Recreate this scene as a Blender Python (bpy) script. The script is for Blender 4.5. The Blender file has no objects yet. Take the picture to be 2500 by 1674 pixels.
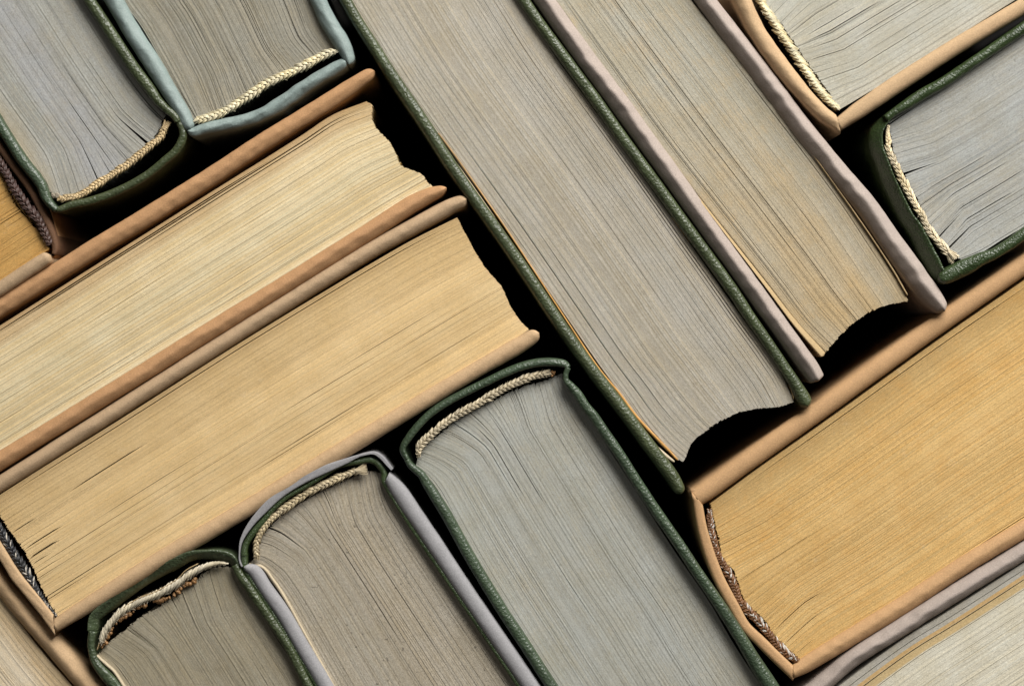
import bpy, math, random
import numpy as np

# ------------------------------------------------------------------ scale
S = 0.00013            # metres per unit of the plan (one unit = 0.13 mm)
DC = 6500.0            # camera height above the book tops, in units
HB = 1500.0            # book height, in units
CX, CY = 1250.0, 837.0

sc = bpy.context.scene
COL = sc.collection

# ------------------------------------------------------------------ camera
cam = bpy.data.cameras.new("camera")
cam.sensor_width = 36.0
cam.lens = 36.0 * DC / 2500.0
cam.clip_start = 0.01
cam.clip_end = 20.0
cam.dof.use_dof = True
cam.dof.focus_distance = (DC + 12) * S
cam.dof.aperture_fstop = 5.0
co = bpy.data.objects.new("camera", cam)
co.location = (0, 0, DC * S)
COL.objects.link(co)
sc.camera = co

# ------------------------------------------------------------------ world + lamps
w = bpy.data.worlds.new("World")
sc.world = w
w.use_nodes = True
bg = w.node_tree.nodes["Background"]
bg.inputs[0].default_value = (1.0, 0.98, 0.95, 1)
bg.inputs[1].default_value = 0.03


def area(name, loc, target, size, power, color):
    l = bpy.data.lights.new(name, 'AREA')
    l.shape = 'RECTANGLE'
    l.size, l.size_y = size
    l.energy = power
    l.color = color
    o = bpy.data.objects.new(name, l)
    o.location = loc
    from mathutils import Vector
    d = Vector(target) - Vector(loc)
    o.rotation_euler = d.to_track_quat('-Z', 'Y').to_euler()
    COL.objects.link(o)
    return o


area("softbox_lamp", (0.58, 1.15, 0.80), (0, 0, 0), (1.35, 0.95), 56.0, (1.0, 0.975, 0.94))
area("fill_lamp", (-0.5, 0.1, 1.6), (0, 0, 0), (0.8, 0.8), 1.5, (1.0, 0.97, 0.93))

sc.view_settings.view_transform = 'Standard'
sc.view_settings.look = 'None'
sc.view_settings.exposure = 0.0
sc.view_settings.gamma = 1.0
sc.render.engine = 'CYCLES'
sc.render.resolution_x = 1024
sc.render.resolution_y = 685

# ------------------------------------------------------------------ helpers


def srgb(r, g, b):
    def f(c):
        c /= 255.0
        return c / 12.92 if c <= 0.04045 else ((c + 0.055) / 1.055) ** 2.4
    return (f(r), f(g), f(b))


class Noise1:
    """smooth pseudo-random function of one or two variables"""
    def __init__(self, seed, n=7, lo=0.5, hi=2.2):
        r = np.random.RandomState(seed)
        self.f = r.uniform(lo, hi, n) * r.choice([-1, 1], n)
        self.g = r.uniform(lo, hi, n)
        self.p = r.uniform(0, 6.283, n)
        self.n = n

    def __call__(self, x, y=0.0):
        x = np.asarray(x, float)
        y = np.asarray(y, float)
        o = 0
        for k in range(self.n):
            o = o + np.sin(self.f[k] * x + self.g[k] * y + self.p[k])
        return o / math.sqrt(self.n) * 0.9


def catmull(pts, step):
    """resample a polyline of (x, y, ...) with a centripetal spline"""
    P = np.array(pts, float)
    if len(P) == 2:
        n = max(2, int(np.hypot(*(P[1] - P[0])[:2]) / step) + 1)
        u = np.linspace(0, 1, n)[:, None]
        return P[0] * (1 - u) + P[1] * u
    A = np.vstack([2 * P[0] - P[1], P, 2 * P[-1] - P[-2]])
    out = []
    for i in range(1, len(A) - 2):
        p0, p1, p2, p3 = A[i - 1], A[i], A[i + 1], A[i + 2]
        t0 = 0
        t1 = t0 + max(1e-3, np.hypot(*(p1 - p0)[:2])) ** .5
        t2 = t1 + max(1e-3, np.hypot(*(p2 - p1)[:2])) ** .5
        t3 = t2 + max(1e-3, np.hypot(*(p3 - p2)[:2])) ** .5
        n = 14
        for k in range(n):
            t = t1 + (t2 - t1) * k / n
            a1 = p0 * (t1 - t) / (t1 - t0) + p1 * (t - t0) / (t1 - t0)
            a2 = p1 * (t2 - t) / (t2 - t1) + p2 * (t - t1) / (t2 - t1)
            a3 = p2 * (t3 - t) / (t3 - t2) + p3 * (t - t2) / (t3 - t2)
            b1 = a1 * (t2 - t) / (t2 - t0) + a2 * (t - t0) / (t2 - t0)
            b2 = a2 * (t3 - t) / (t3 - t1) + a3 * (t - t1) / (t3 - t1)
            out.append(b1 * (t2 - t) / (t2 - t1) + b2 * (t - t1) / (t2 - t1))
    out.append(P[-1])
    O = np.array(out)
    d = np.hypot(*np.diff(O[:, :2], axis=0).T)
    a = np.concatenate([[0], np.cumsum(d)])
    m = max(2, int(a[-1] / step) + 1)
    s = np.linspace(0, a[-1], m)
    return np.stack([np.interp(s, a, O[:, k]) for k in range(O.shape[1])], 1)


def arclen(P):
    d = np.hypot(*np.diff(P[:, :2], axis=0).T)
    return np.concatenate([[0], np.cumsum(d)])


def at_frac(P, u):
    a = arclen(P)
    s = np.asarray(u) * a[-1]
    return np.stack([np.interp(s, a, P[:, 0]), np.interp(s, a, P[:, 1])], -1)


def tangents(P):
    T = np.gradient(P[:, :2], axis=0)
    return T / np.maximum(1e-6, np.hypot(T[:, 0], T[:, 1]))[:, None]


def T5(x0, y0, pts, k=500 / 2340.):
    """points measured on an enlarged detail: back to plan units"""
    out = []
    for p in pts:
        q = [x0 + p[0] * k, y0 + p[1] * k]
        if len(p) > 2:
            q.append(p[2] * k)
        out.append(tuple(q))
    return out


def mesh_np(name, V, quads, mat, parent, uv=None, col=None, smooth=True, tris=None):
    """V in plan units already scaled to world; local to the parent"""
    me = bpy.data.meshes.new(name)
    loc = np.array(parent.location) if parent is not None else np.zeros(3)
    V = np.asarray(V, float) - loc
    nv = len(V)
    Q = np.asarray(quads, np.int32).reshape(-1, 4)
    ntri = 0 if tris is None else len(tris)
    me.vertices.add(nv)
    me.vertices.foreach_set("co", V.astype(np.float32).ravel())
    nl = Q.size + ntri * 3
    me.loops.add(nl)
    idx = Q.ravel()
    if ntri:
        idx = np.concatenate([idx, np.asarray(tris, np.int32).ravel()])
    me.loops.foreach_set("vertex_index", idx.astype(np.int32))
    me.polygons.add(len(Q) + ntri)
    ls = np.arange(len(Q)) * 4
    lt = np.full(len(Q), 4)
    if ntri:
        ls = np.concatenate([ls, len(Q) * 4 + np.arange(ntri) * 3])
        lt = np.concatenate([lt, np.full(ntri, 3)])
    me.polygons.foreach_set("loop_start", ls.astype(np.int32))
    me.polygons.foreach_set("loop_total", lt.astype(np.int32))
    me.polygons.foreach_set("use_smooth", np.full(len(Q) + ntri, smooth))
    me.update(calc_edges=True)
    if uv is not None:
        l = me.uv_layers.new(name="UVMap")
        l.data.foreach_set("uv", np.asarray(uv, np.float32)[idx].ravel())
    if col is not None:
        a = me.color_attributes.new("tint", 'FLOAT_COLOR', 'POINT')
        c = np.ones((nv, 4), np.float32)
        c[:, :3] = col
        a.data.foreach_set("color", c.ravel())
    me.validate()
    me.materials.append(mat)
    o = bpy.data.objects.new(name, me)
    COL.objects.link(o)
    if parent is not None:
        o.parent = parent
    return o


def thing(name, label, cat, center, group=None):
    o = bpy.data.objects.new(name, None)
    o.empty_display_size = 0.01
    o.location = ((center[0] - CX) * S, (CY - center[1]) * S, -HB * S)
    o['label'] = label
    o['category'] = cat
    if group:
        o['group'] = group
    COL.objects.link(o)
    return o


def world(x, y, z, ztop):
    """plan point that stands at height ztop in view -> world (walls stay vertical)"""
    k = (DC - ztop) / DC * S
    return np.stack([(np.asarray(x) - CX) * k, (CY - np.asarray(y)) * k, np.asarray(z) * S + 0 * np.asarray(x)], -1)


# ------------------------------------------------------------------ materials
def _nt(name):
    m = bpy.data.materials.new(name)
    m.use_nodes = True
    nt = m.node_tree
    b = nt.nodes['Principled BSDF']
    return m, nt, b


def N(nt, t, **kw):
    n = nt.nodes.new(t)
    for k, v in kw.items():
        if k in ('operation', 'blend_type', 'data_type', 'feature', 'layer_name', 'noise_dimensions', 'interpolation'):
            setattr(n, k, v)
        else:
            n.inputs[k].default_value = v
    return n


def coords(nt, scale=1.0, vec=(1, 1, 1)):
    tc = nt.nodes.new('ShaderNodeTexCoord')
    mp = nt.nodes.new('ShaderNodeMapping')
    k = scale / S
    mp.inputs['Scale'].default_value = (k * vec[0], k * vec[1], k * vec[2])
    nt.links.new(tc.outputs['Object'], mp.inputs['Vector'])
    return mp.outputs[0]


def mixc(nt, fac, a, b, mode='MIX'):
    n = nt.nodes.new('ShaderNodeMix')
    n.data_type = 'RGBA'
    n.blend_type = mode
    for i, v in ((0, fac), (6, a), (7, b)):
        if isinstance(v, (int, float)):
            n.inputs[i].default_value = v
        elif isinstance(v, tuple):
            n.inputs[i].default_value = v if len(v) == 4 else v + (1,)
        else:
            nt.links.new(v, n.inputs[i])
    return n.outputs[2]


def ramp(nt, src, p0, p1, c0=(0, 0, 0, 1), c1=(1, 1, 1, 1)):
    r = nt.nodes.new('ShaderNodeValToRGB')
    r.color_ramp.elements[0].position = p0
    r.color_ramp.elements[1].position = p1
    r.color_ramp.elements[0].color = c0
    r.color_ramp.elements[1].color = c1
    nt.links.new(src, r.inputs[0])
    return r.outputs[0]


def noise(nt, vec, scale, detail=2.0, rough=0.5):
    n = nt.nodes.new('ShaderNodeTexNoise')
    n.inputs['Scale'].default_value = scale
    n.inputs['Detail'].default_value = detail
    n.inputs['Roughness'].default_value = rough
    nt.links.new(vec, n.inputs['Vector'])
    return n.outputs['Fac']


def bump(nt, h, strength, dist, prev=None):
    b = nt.nodes.new('ShaderNodeBump')
    b.inputs['Strength'].default_value = strength
    b.inputs['Distance'].default_value = dist * S
    nt.links.new(h, b.inputs['Height'])
    if prev is not None:
        nt.links.new(prev, b.inputs['Normal'])
    return b.outputs[0]


def paper_cover(name, col, dark, speck=0.35, fiber=0.5, rough=0.75, crumple=2.0):
    """kraft, card and jacket papers: mottled, specked, faintly fibrous"""
    m, nt, b = _nt(name)
    v = coords(nt)
    n1 = noise(nt, v, 0.02, 4, 0.6)
    n2 = noise(nt, v, 0.28, 3, 0.65)
    n3 = noise(nt, v, 0.13, 2, 0.5)
    c = mixc(nt, ramp(nt, n1, 0.3, 0.7), col, tuple(x * 0.86 for x in col))
    c = mixc(nt, ramp(nt, n2, 0.40, 0.70), c, tuple(min(1, x * 1.2) for x in col))
    c = mixc(nt, ramp(nt, noise(nt, v, 0.5, 1, 0.6), 0.35, 0.65, (0.22,) * 3 + (1,), (0, 0, 0, 1)), c, tuple(x * 0.6 for x in col))
    c = mixc(nt, ramp(nt, n3, 0.66, 0.82, (0, 0, 0, 1), (speck, speck, speck, 1)), c, dark)
    nt.links.new(c, b.inputs['Base Color'])
    b.inputs['Roughness'].default_value = rough
    b.inputs['Specular IOR Level'].default_value = 0.3
    p = bump(nt, noise(nt, v, 0.03, 4, 0.55), 0.4, crumple * 1.1)
    fv = nt.nodes.new('ShaderNodeTexVoronoi')
    fv.feature = 'F1'
    fv.inputs['Scale'].default_value = 0.026
    wp = nt.nodes.new('ShaderNodeVectorMath')
    wp.operation = 'MULTIPLY_ADD'
    wn = nt.nodes.new('ShaderNodeTexNoise')
    wn.inputs['Scale'].default_value = 0.03
    nt.links.new(v, wn.inputs['Vector'])
    wp.inputs[1].default_value = (22, 22, 22)
    nt.links.new(wn.outputs['Color'], wp.inputs[0])
    nt.links.new(v, wp.inputs[2])
    nt.links.new(wp.outputs[0], fv.inputs['Vector'])
    p = bump(nt, fv.outputs['Distance'], 0.3, crumple * 1.7, p)
    p = bump(nt, n2, fiber, 1.1, p)
    p = bump(nt, noise(nt, v, 0.6, 2, 0.7), fiber, 0.5, p)
    nt.links.new(p, b.inputs['Normal'])
    return m


def leather(name, col, worn, grain=0.165, rough=0.36, wear=0.5):
    """embossed book cloth: pebbled grain, rubbed pale on its high spots"""
    m, nt, b = _nt(name)
    v = coords(nt)
    vo = nt.nodes.new('ShaderNodeTexVoronoi')
    vo.feature = 'F1'
    vo.inputs['Scale'].default_value = grain
    mp = nt.nodes.new('ShaderNodeMix')
    mp.data_type = 'VECTOR'
    nn = nt.nodes.new('ShaderNodeTexNoise')
    nn.inputs['Scale'].default_value = 0.08
    nt.links.new(v, nn.inputs['Vector'])
    ad = nt.nodes.new('ShaderNodeVectorMath')
    ad.operation = 'MULTIPLY_ADD'
    ad.inputs[1].default_value = (6, 6, 6)
    nt.links.new(nn.outputs['Color'], ad.inputs[0])
    nt.links.new(v, ad.inputs[2])
    nt.links.new(ad.outputs[0], vo.inputs['Vector'])
    n1 = noise(nt, v, 0.02, 3)
    n2 = noise(nt, v, 0.35, 3, 0.6)
    c = mixc(nt, ramp(nt, n1, 0.3, 0.7), col, tuple(x * 0.7 for x in col))
    wmask = nt.nodes.new('ShaderNodeMath')
    wmask.operation = 'MULTIPLY'
    nt.links.new(ramp(nt, noise(nt, v, 0.045, 5, 0.7), 0.56, 0.72), wmask.inputs[0])
    nt.links.new(ramp(nt, n2, 0.45, 0.6), wmask.inputs[1])
    wm2 = nt.nodes.new('ShaderNodeMath')
    wm2.operation = 'MULTIPLY'
    wm2.inputs[1].default_value = wear
    nt.links.new(wmask.outputs[0], wm2.inputs[0])
    c = mixc(nt, wm2.outputs[0], c, worn)
    nt.links.new(c, b.inputs['Base Color'])
    b.inputs['Roughness'].default_value = rough
    b.inputs['Specular IOR Level'].default_value = 0.5
    p = bump(nt, noise(nt, v, 0.03, 2, 0.5), 0.4, 2.5)
    p = bump(nt, vo.outputs['Distance'], 0.8, 1.6, p)
    p = bump(nt, noise(nt, v, 0.12, 3, 0.6), 0.6, 1.8, p)
    p = bump(nt, n2, 0.5, 0.8, p)
    nt.links.new(p, b.inputs['Normal'])
    return m


def page_mat(name, speck=0.3, stain=None, stain_amt=0.0, grain=1.0, dots=0.0):
    m, nt, b = _nt(name)
    at = nt.nodes.new('ShaderNodeAttribute')
    at.attribute_name = 'tint'
    base = at.outputs['Color']
    v = coords(nt)
    uvn = nt.nodes.new('ShaderNodeUVMap')
    mp = nt.nodes.new('ShaderNodeMapping')
    mp.inputs['Scale'].default_value = (0.02, 0.5, 1)
    nt.links.new(uvn.outputs[0], mp.inputs[0])
    st = noise(nt, mp.outputs[0], 1.0, 3, 0.7)
    mp2 = nt.nodes.new('ShaderNodeMapping')
    mp2.inputs['Scale'].default_value = (0.12, 0.5, 1)
    nt.links.new(uvn.outputs[0], mp2.inputs[0])
    gr = noise(nt, mp2.outputs[0], 1.0, 2, 0.7)
    c = mixc(nt, 1.0, base, ramp(nt, st, 0.3, 0.72, (0.90, 0.90, 0.90, 1), (1.08, 1.08, 1.08, 1)), 'MULTIPLY')
    g = 0.15 * grain
    c = mixc(nt, 1.0, c, ramp(nt, gr, 0.3, 0.7, (1 - g, 1 - g, 1 - g, 1), (1 + g, 1 + g, 1 + g, 1)), 'MULTIPLY')
    fi = noise(nt, v, 0.38, 2, 0.7)
    # ageing: slow handling marks and browning, and a paler scuff here and there
    ag = noise(nt, v, 0.007, 6, 0.7)
    c = mixc(nt, 1.0, c, ramp(nt, ag, 0.34, 0.66, (0.93, 0.90, 0.84, 1), (1.04, 1.045, 1.06, 1)), 'MULTIPLY')
    sc_ = noise(nt, v, 0.03, 5, 0.8)
    c = mixc(nt, ramp(nt, sc_, 0.60, 0.76, (0, 0, 0, 1), (0.22, 0.22, 0.22, 1)), c, (0.62, 0.57, 0.44))
    c = mixc(nt, 1.0, c, ramp(nt, fi, 0.3, 0.7, (1 - g, 1 - g, 1 - g, 1), (1 + g, 1 + g, 1 + g, 1)), 'MULTIPLY')
    if stain is not None:
        sm = nt.nodes.new('ShaderNodeMath')
        sm.operation = 'MULTIPLY'
        nt.links.new(ramp(nt, noise(nt, v, 0.012, 5, 0.75), 0.46, 0.74), sm.inputs[0])
        nt.links.new(ramp(nt, st, 0.42, 0.62, (0, 0, 0, 1), (stain_amt,) * 3 + (1,)), sm.inputs[1])
        c = mixc(nt, sm.outputs[0], c, stain)
    if dots:
        c = mixc(nt, ramp(nt, noise(nt, v, 0.11, 1, 0.5), 0.70, 0.76, (0, 0, 0, 1), (dots,) * 3 + (1,)), c, (0.08, 0.07, 0.055))
    nt.links.new(c, b.inputs['Base Color'])
    b.inputs['Roughness'].default_value = 0.8
    b.inputs['Specular IOR Level'].default_value = 0.2
    p = bump(nt, gr, 0.35, 1.0)
    p = bump(nt, fi, 0.5, 0.8, p)
    nt.links.new(p, b.inputs['Normal'])
    return m


def thread_mat(name, rough=0.45):
    m, nt, b = _nt(name)
    at = nt.nodes.new('ShaderNodeAttribute')
    at.attribute_name = 'tint'
    v = coords(nt)
    n = noise(nt, v, 0.5, 2)
    c = mixc(nt, 1.0, at.outputs['Color'], ramp(nt, n, 0.3, 0.7, (0.75,) * 3 + (1,), (1.15,) * 3 + (1,)), 'MULTIPLY')
    nt.links.new(c, b.inputs['Base Color'])
    b.inputs['Roughness'].default_value = rough
    p = bump(nt, n, 0.4, 0.8)
    nt.links.new(p, b.inputs['Normal'])
    return m


GREEN = leather('green_leathercloth', (0.058, 0.074, 0.032), (0.15, 0.18, 0.11), wear=0.35)
GREENC = leather('cool_green_leathercloth', (0.052, 0.078, 0.044), (0.18, 0.22, 0.16), wear=0.4)
GREENW = leather('worn_green_leathercloth', (0.062, 0.084, 0.042), (0.28, 0.33, 0.25), wear=0.9, grain=0.15)
GREENS = leather('smooth_green_leather', (0.036, 0.058, 0.020), (0.18, 0.22, 0.14), wear=0.35, grain=0.2, rough=0.33)
GREENR = leather('ribbed_green_cloth', (0.050, 0.078, 0.028), (0.15, 0.20, 0.10), wear=0.35, grain=0.3)
BLUE = paper_cover('pale_blue_paper', (0.215, 0.268, 0.252), (0.13, 0.17, 0.165), speck=0.15, crumple=5.0, rough=0.5)
KRAFT_O = paper_cover('orange_kraft_paper', (0.42, 0.236, 0.112), (0.14, 0.07, 0.04))
KRAFT_B = paper_cover('beige_kraft_paper', (0.41, 0.287, 0.172), (0.13, 0.08, 0.05), speck=0.5)
KRAFT_T = paper_cover('tan_kraft_paper', (0.47, 0.32, 0.18), (0.18, 0.10, 0.06), speck=0.4)
KRAFT_N = paper_cover('smooth_kraft_paper', (0.455, 0.276, 0.135), (0.16, 0.09, 0.05), speck=0.2, crumple=1.0)
PINK = paper_cover('mauve_grey_paper', (0.345, 0.288, 0.25), (0.22, 0.17, 0.15), speck=0.15, crumple=1.5)
LILAC = paper_cover('lilac_grey_paper', (0.275, 0.27, 0.275), (0.2, 0.2, 0.22), speck=0.1, crumple=1.2)
BROWN = paper_cover('dark_brown_cloth', (0.12, 0.06, 0.03), (0.03, 0.015, 0.01), speck=0.5, fiber=1.0)
THREAD = thread_mat('headband_thread')
PG_GREY = page_mat('grey_page_edges', stain=(0.46, 0.36, 0.20), stain_amt=0.4, dots=0.22, grain=1.1)
PG_SPECK = page_mat('specked_grey_page_edges', stain=(0.40, 0.31, 0.2), stain_amt=0.2, dots=0.55, grain=1.4)
PG_GOLD = page_mat('grey_page_edges_with_gold_flecks', stain=(0.60, 0.37, 0.12), stain_amt=0.5, grain=1.2)
PG_CREAM = page_mat('cream_page_edges', stain=(0.60, 0.40, 0.16), stain_amt=0.5, grain=0.7)
PG_ORANGE = page_mat('orange_page_edges', stain=(0.56, 0.29, 0.07), stain_amt=0.85, grain=1.3)
GLUE = paper_cover('old_glue', (0.28, 0.15, 0.06), (0.08, 0.04, 0.02), speck=0.6, rough=0.4)


# ------------------------------------------------------------------ builders
SEED = [10]


def seed():
    SEED[0] += 1
    return SEED[0]


def ribbon(name, pts, mat, parent, z=0.0, p=2.0, roof=0.0, cap=(0, 0), mitre=(None, None),
           wob=0.6, tilt=0.0, step=3.5, depth=None, zs=None, label=None, edge=1.0, droop=6.0, ridge=0.0):
    """a board, spine or sheet of cover material standing on edge, swept along pts (x, y, width)"""
    sd = seed()
    P = catmull(pts, step)
    a = arclen(P)
    n1, n2, n3, n4 = Noise1(sd), Noise1(sd + 1000), Noise1(sd + 2000), Noise1(sd + 3000)
    hw = P[:, 2] * 0.5
    hw = hw * (1 + 0.015 * wob * n1(a / 17.0) + 0.02 * wob * n2(a / 60.0))
    T = tangents(P)
    Nn = np.stack([-T[:, 1], T[:, 0]], 1)
    ctr = P[:, :2] + Nn * (wob * 0.35 * n3(a / 60.0) + wob * 0.15 * n4(a / 7.0))[:, None]
    M = 17
    th = np.linspace(-1, 1, M)
    u = np.sign(th) * (1 - (1 - np.abs(th)) ** 1.6)
    zt = z + 0 * a
    if zs is not None:
        zt = np.interp(a / a[-1], [q[0] for q in zs], [q[1] for q in zs])
    zt = zt + wob * 0.6 * n2(a / 45.0 + 3)
    wmul = np.ones_like(a)
    zd = np.zeros_like(a)
    for e, c in enumerate(cap):
        if c:
            d = a if e == 0 else a[-1] - a
            q = np.clip(1 - d / c, 0, 1)
            wmul *= np.sqrt(np.maximum(0.0025, 1 - q ** 2.2))
            zd += droop * q ** 2.5
    ur = ridge + 0.09 * n4(a / 55.0) + 0.05 * n1(a / 12.0)
    U = u[None, :]
    pr = (1 - np.maximum(0, 1 - np.abs(U) ** p) ** (1 / p)) * edge
    rf = roof * np.sqrt((U - ur[:, None]) ** 2 + 0.004) - roof * 0.06
    HWr = np.minimum(hw, 26)[:, None]
    Z = zt[:, None] - zd[:, None] - HWr * (pr + rf) - tilt * (U + 1) * 0.5
    crump = wob * 0.5 * n3(a[:, None] / 26.0 + 2 * U, 2.0 * U) + wob * 0.12 * n1(a[:, None] / 6.0 + 3 * U, 2.5 * U)
    Z = Z + crump * (1 - np.abs(U) ** 4)
    X = ctr[:, 0:1] + Nn[:, 0:1] * U * (hw * wmul)[:, None]
    Y = ctr[:, 1:2] + Nn[:, 1:2] * U * (hw * wmul)[:, None]
    for e, m in enumerate(mitre):
        if m is None:
            continue
        o = P[0, :2] if e == 0 else P[-1, :2]
        tt = T[0] * -1 if e == 0 else T[-1]
        ml = np.array(m, float)
        ml /= np.hypot(*ml)
        nr = np.array([-ml[1], ml[0]])
        if nr @ tt < 0:
            nr = -nr
        dd = (X - o[0]) * nr[0] + (Y - o[1]) * nr[1]
        den = max(0.25, nr @ tt)
        near = (a if e == 0 else a[-1] - a)[:, None] < 80
        over = (dd > 0) & near
        row = 0 if e == 0 else -1
        over[row, :] = True
        X = np.where(over, X - tt[0] * dd / den, X)
        Y = np.where(over, Y - tt[1] * dd / den, Y)
    zb = -HB if depth is None else -depth
    n = len(a)
    V = world(X, Y, Z, z)
    # two extra columns each side: shoulder a little down, and the foot
    def col(j, zz):
        W = world(X[:, j], Y[:, j], zz, z)
        return W[:, None, :]
    sh = np.maximum(Z[:, 0] - 60, zb + 5)
    L2, L1 = col(0, zb + 0 * Z[:, 0]), col(0, sh)
    R1, R2 = col(-1, np.maximum(Z[:, -1] - 60, zb + 5)), col(-1, zb + 0 * Z[:, -1])
    G = np.concatenate([L2, L1, V, R1, R2], 1)
    K = G.shape[1]
    idx = np.arange(n * K).reshape(n, K)
    q = np.stack([idx[:-1, :-1], idx[:-1, 1:], idx[1:, 1:], idx[1:, :-1]], -1).reshape(-1, 4)
    caps = []
    for r in (0, n - 1):          # close both ends: strips between column k and its mirror
        for k in range(K // 2 - 1):
            c = [idx[r, k], idx[r, k + 1], idx[r, K - 2 - k], idx[r, K - 1 - k]]
            caps.append(c if r else c[::-1])
        k = K // 2 - 1
    q = np.concatenate([q, np.array(caps)])
    tr = [[idx[r, K // 2 - 1], idx[r, K // 2], idx[r, K // 2 + 1]] for r in (0, n - 1)]
    tr[0] = tr[0][::-1]
    bot = np.stack([idx[:-1, 0], idx[1:, 0], idx[1:, -1], idx[:-1, -1]], -1)
    q = np.concatenate([q, bot])
    o = mesh_np(name, G.reshape(-1, 3), q, mat, parent, tris=np.array(tr))
    if label:
        o['label'] = label
    return o


def pages(parent, L, R, E, F, mat, tint, z=-28.0, warp=0.0, wlen=110.0, thick=3.0, rag=1.2, crack=1.0,
          zones=None, gaps=(), var=0.10, hue=0.03, seedv=None, grow=3.0, wave=2.0, zj=1.0, spine_rag=2.5, zsoft=0.12, zcrisp=False, endtint=None):
    """the block of leaves: every leaf (or few leaves stuck together) a thin upright slab of its own.
    L, R: sides from spine to fore edge; E, F: spine end and fore edge from side L to side R"""
    sd = seed() if seedv is None else seedv
    rs = np.random.RandomState(sd)
    L, R, E, F = [catmull(c, 4.0)[:, :2] for c in (L, R, E, F)]
    W = 0.5 * (np.hypot(*(L[len(L) // 2] - R[len(R) // 2])) + np.hypot(*(L[-1] - R[-1])))
    ln = 0.5 * (arclen(L)[-1] + arclen(R)[-1])
    # leaf thicknesses
    ths = []
    tot = -grow
    while tot < W + grow:
        t = float(np.clip(rs.lognormal(math.log(thick * 0.78), 0.35), 1.3, thick * 2.2))
        ths.append((tot, t))
        tot += t
    b0 = np.array([x[0] for x in ths])
    tk = np.array([x[1] for x in ths])
    ns = len(ths)
    m = 46
    s = np.linspace(0, 1, m)
    s = 0.5 * (s + (1 - np.cos(s * math.pi)) / 2)
    spx = s * ln
    nz = Noise1(sd + 7)
    nb = Noise1(sd + 8)

    Ls, Rs = at_frac(L, s), at_frac(R, s)

    def patch(t):
        """t: (ns, m) across, returns positions (ns, m, 2)"""
        tc = np.clip(t, 0, 1)
        base = Ls[None] * (1 - t[..., None]) + Rs[None] * t[..., None]
        t0 = tc[:, 0]
        te = np.clip(t0 - warp * np.sin(2 * math.pi * t0), 0, 1)
        if warp:
            sg_ = t0 * W / 24.0 + 0.6 * nz(t0 * 5)          # folded sections bunch at their backs
            te = np.clip(te - 0.15 * (24.0 / W) * ((sg_ % 1.0) - 0.5) * 1.2, 0, 1)
        b00 = L[0] * (1 - t0[:, None]) + R[0] * t0[:, None]
        dE = at_frac(E, te) - b00
        t1 = tc[:, -1]
        b11 = L[-1] * (1 - t1[:, None]) + R[-1] * t1[:, None]
        axF = R[-1] - L[-1]
        lF = np.hypot(*axF)
        axF = axF / lF
        fl = (F - L[-1]) @ axF
        fo = (F - L[-1]) - fl[:, None] * axF
        od = np.argsort(fl)
        dF = np.stack([np.interp(t1 * lF, fl[od], fo[od, 0]), np.interp(t1 * lF, fl[od], fo[od, 1])], -1)
        we = np.clip(1 - spx / wlen, 0, 1) ** 1.05
        # length change is spread further than sideways change
        we2 = np.clip(1 - spx / max(wlen * 2.5, 200), 0, 1)
        wf = np.clip(1 - (ln - spx) / 260.0, 0, 1)
        ax = (Rs[0] - Ls[0])
        ax = ax / np.hypot(*ax)
        lat = dE @ ax
        lon = dE - lat[:, None] * ax
        return base + lat[:, None, None] * ax * we[None, :, None] + lon[:, None, :] * we2[None, :, None] \
            + dF[:, None, :] * wf[None, :, None]

    tA = (b0 / W)[:, None] + 0 * s[None]
    tB = ((b0 + tk) / W)[:, None] + 0 * s[None]
    # slow common waviness plus cracks that open and close along the leaf
    wave = wave * 0.22
    wv = wave / W * nz(spx[None] / 140.0, b0[:, None] / 45.0)
    wv = wv + 0.5 * wave / W * nb(spx[None] / 45.0, b0[:, None] / 14.0) * np.clip(1.2 - spx[None] / 160, 0.15, 1)
    tA = tA + wv
    tB = tB + wv
    gm = rs.uniform(0, 1, ns)
    g = np.where(gm > 0.955, rs.uniform(0.5, 1.3, ns), np.where(gm > 0.7, rs.uniform(0.1, 0.4, ns), 0.0)) * crack
    ph = rs.uniform(0, 50, ns)
    ev = np.clip(0.55 + nb(spx[None] / 90.0 + ph[:, None]), 0, 1.3)
    near = 1 + 1.6 * np.exp(-spx[None] / 60.0)
    gap = g[:, None] * ev * near
    for (gt, gw, s0, s1) in gaps:
        i = int(np.argmin(np.abs(b0 / W - gt)))
        prof = np.interp(s, [s0, s0 + 0.25 * (s1 - s0), s1 - 0.2 * (s1 - s0), s1], [0, gw, gw, 0], left=0, right=0)
        gap[i] = np.maximum(gap[i], prof)
    gap = np.minimum(gap, tk[:, None] * 0.8)
    tB = tB - gap / W
    A = patch(tA)
    B = patch(tB)
    # ragged ends
    dirE = np.stack([Ls[0] - Ls[2], Rs[0] - Rs[2]]).mean(0)
    dirE /= np.hypot(*dirE)
    dirF = np.stack([Ls[-1] - Ls[-3], Rs[-1] - Rs[-3]]).mean(0)
    dirF /= np.hypot(*dirF)
    re = rs.normal(0, spine_rag * 0.5, ns)
    rf_ = rag * (rs.normal(0, 0.55, ns) + 0.9 * nz(b0 / 20.0))
    for C in (A, B):
        C[:, 0] += dirE[None] * re[:, None]
        C[:, -1] += dirF[None] * rf_[:, None]
        C[:, -2] += dirF[None] * rf_[:, None] * 0.7
    zj = zj * 0.38
    zz = z + zj * (0.7 * rs.normal(0, 1, ns) + 1.2 * nz(b0 / 30.0 + 9))[:, None] + zj * 1.0 * nz(spx[None] / 200.0, b0[:, None] / 60.0)
    zz = zz - zj * rs.uniform(0, 1, ns)[:, None] * 0.4
    X = np.stack([A[..., 0], B[..., 0], B[..., 0], A[..., 0]], 2)
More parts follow.
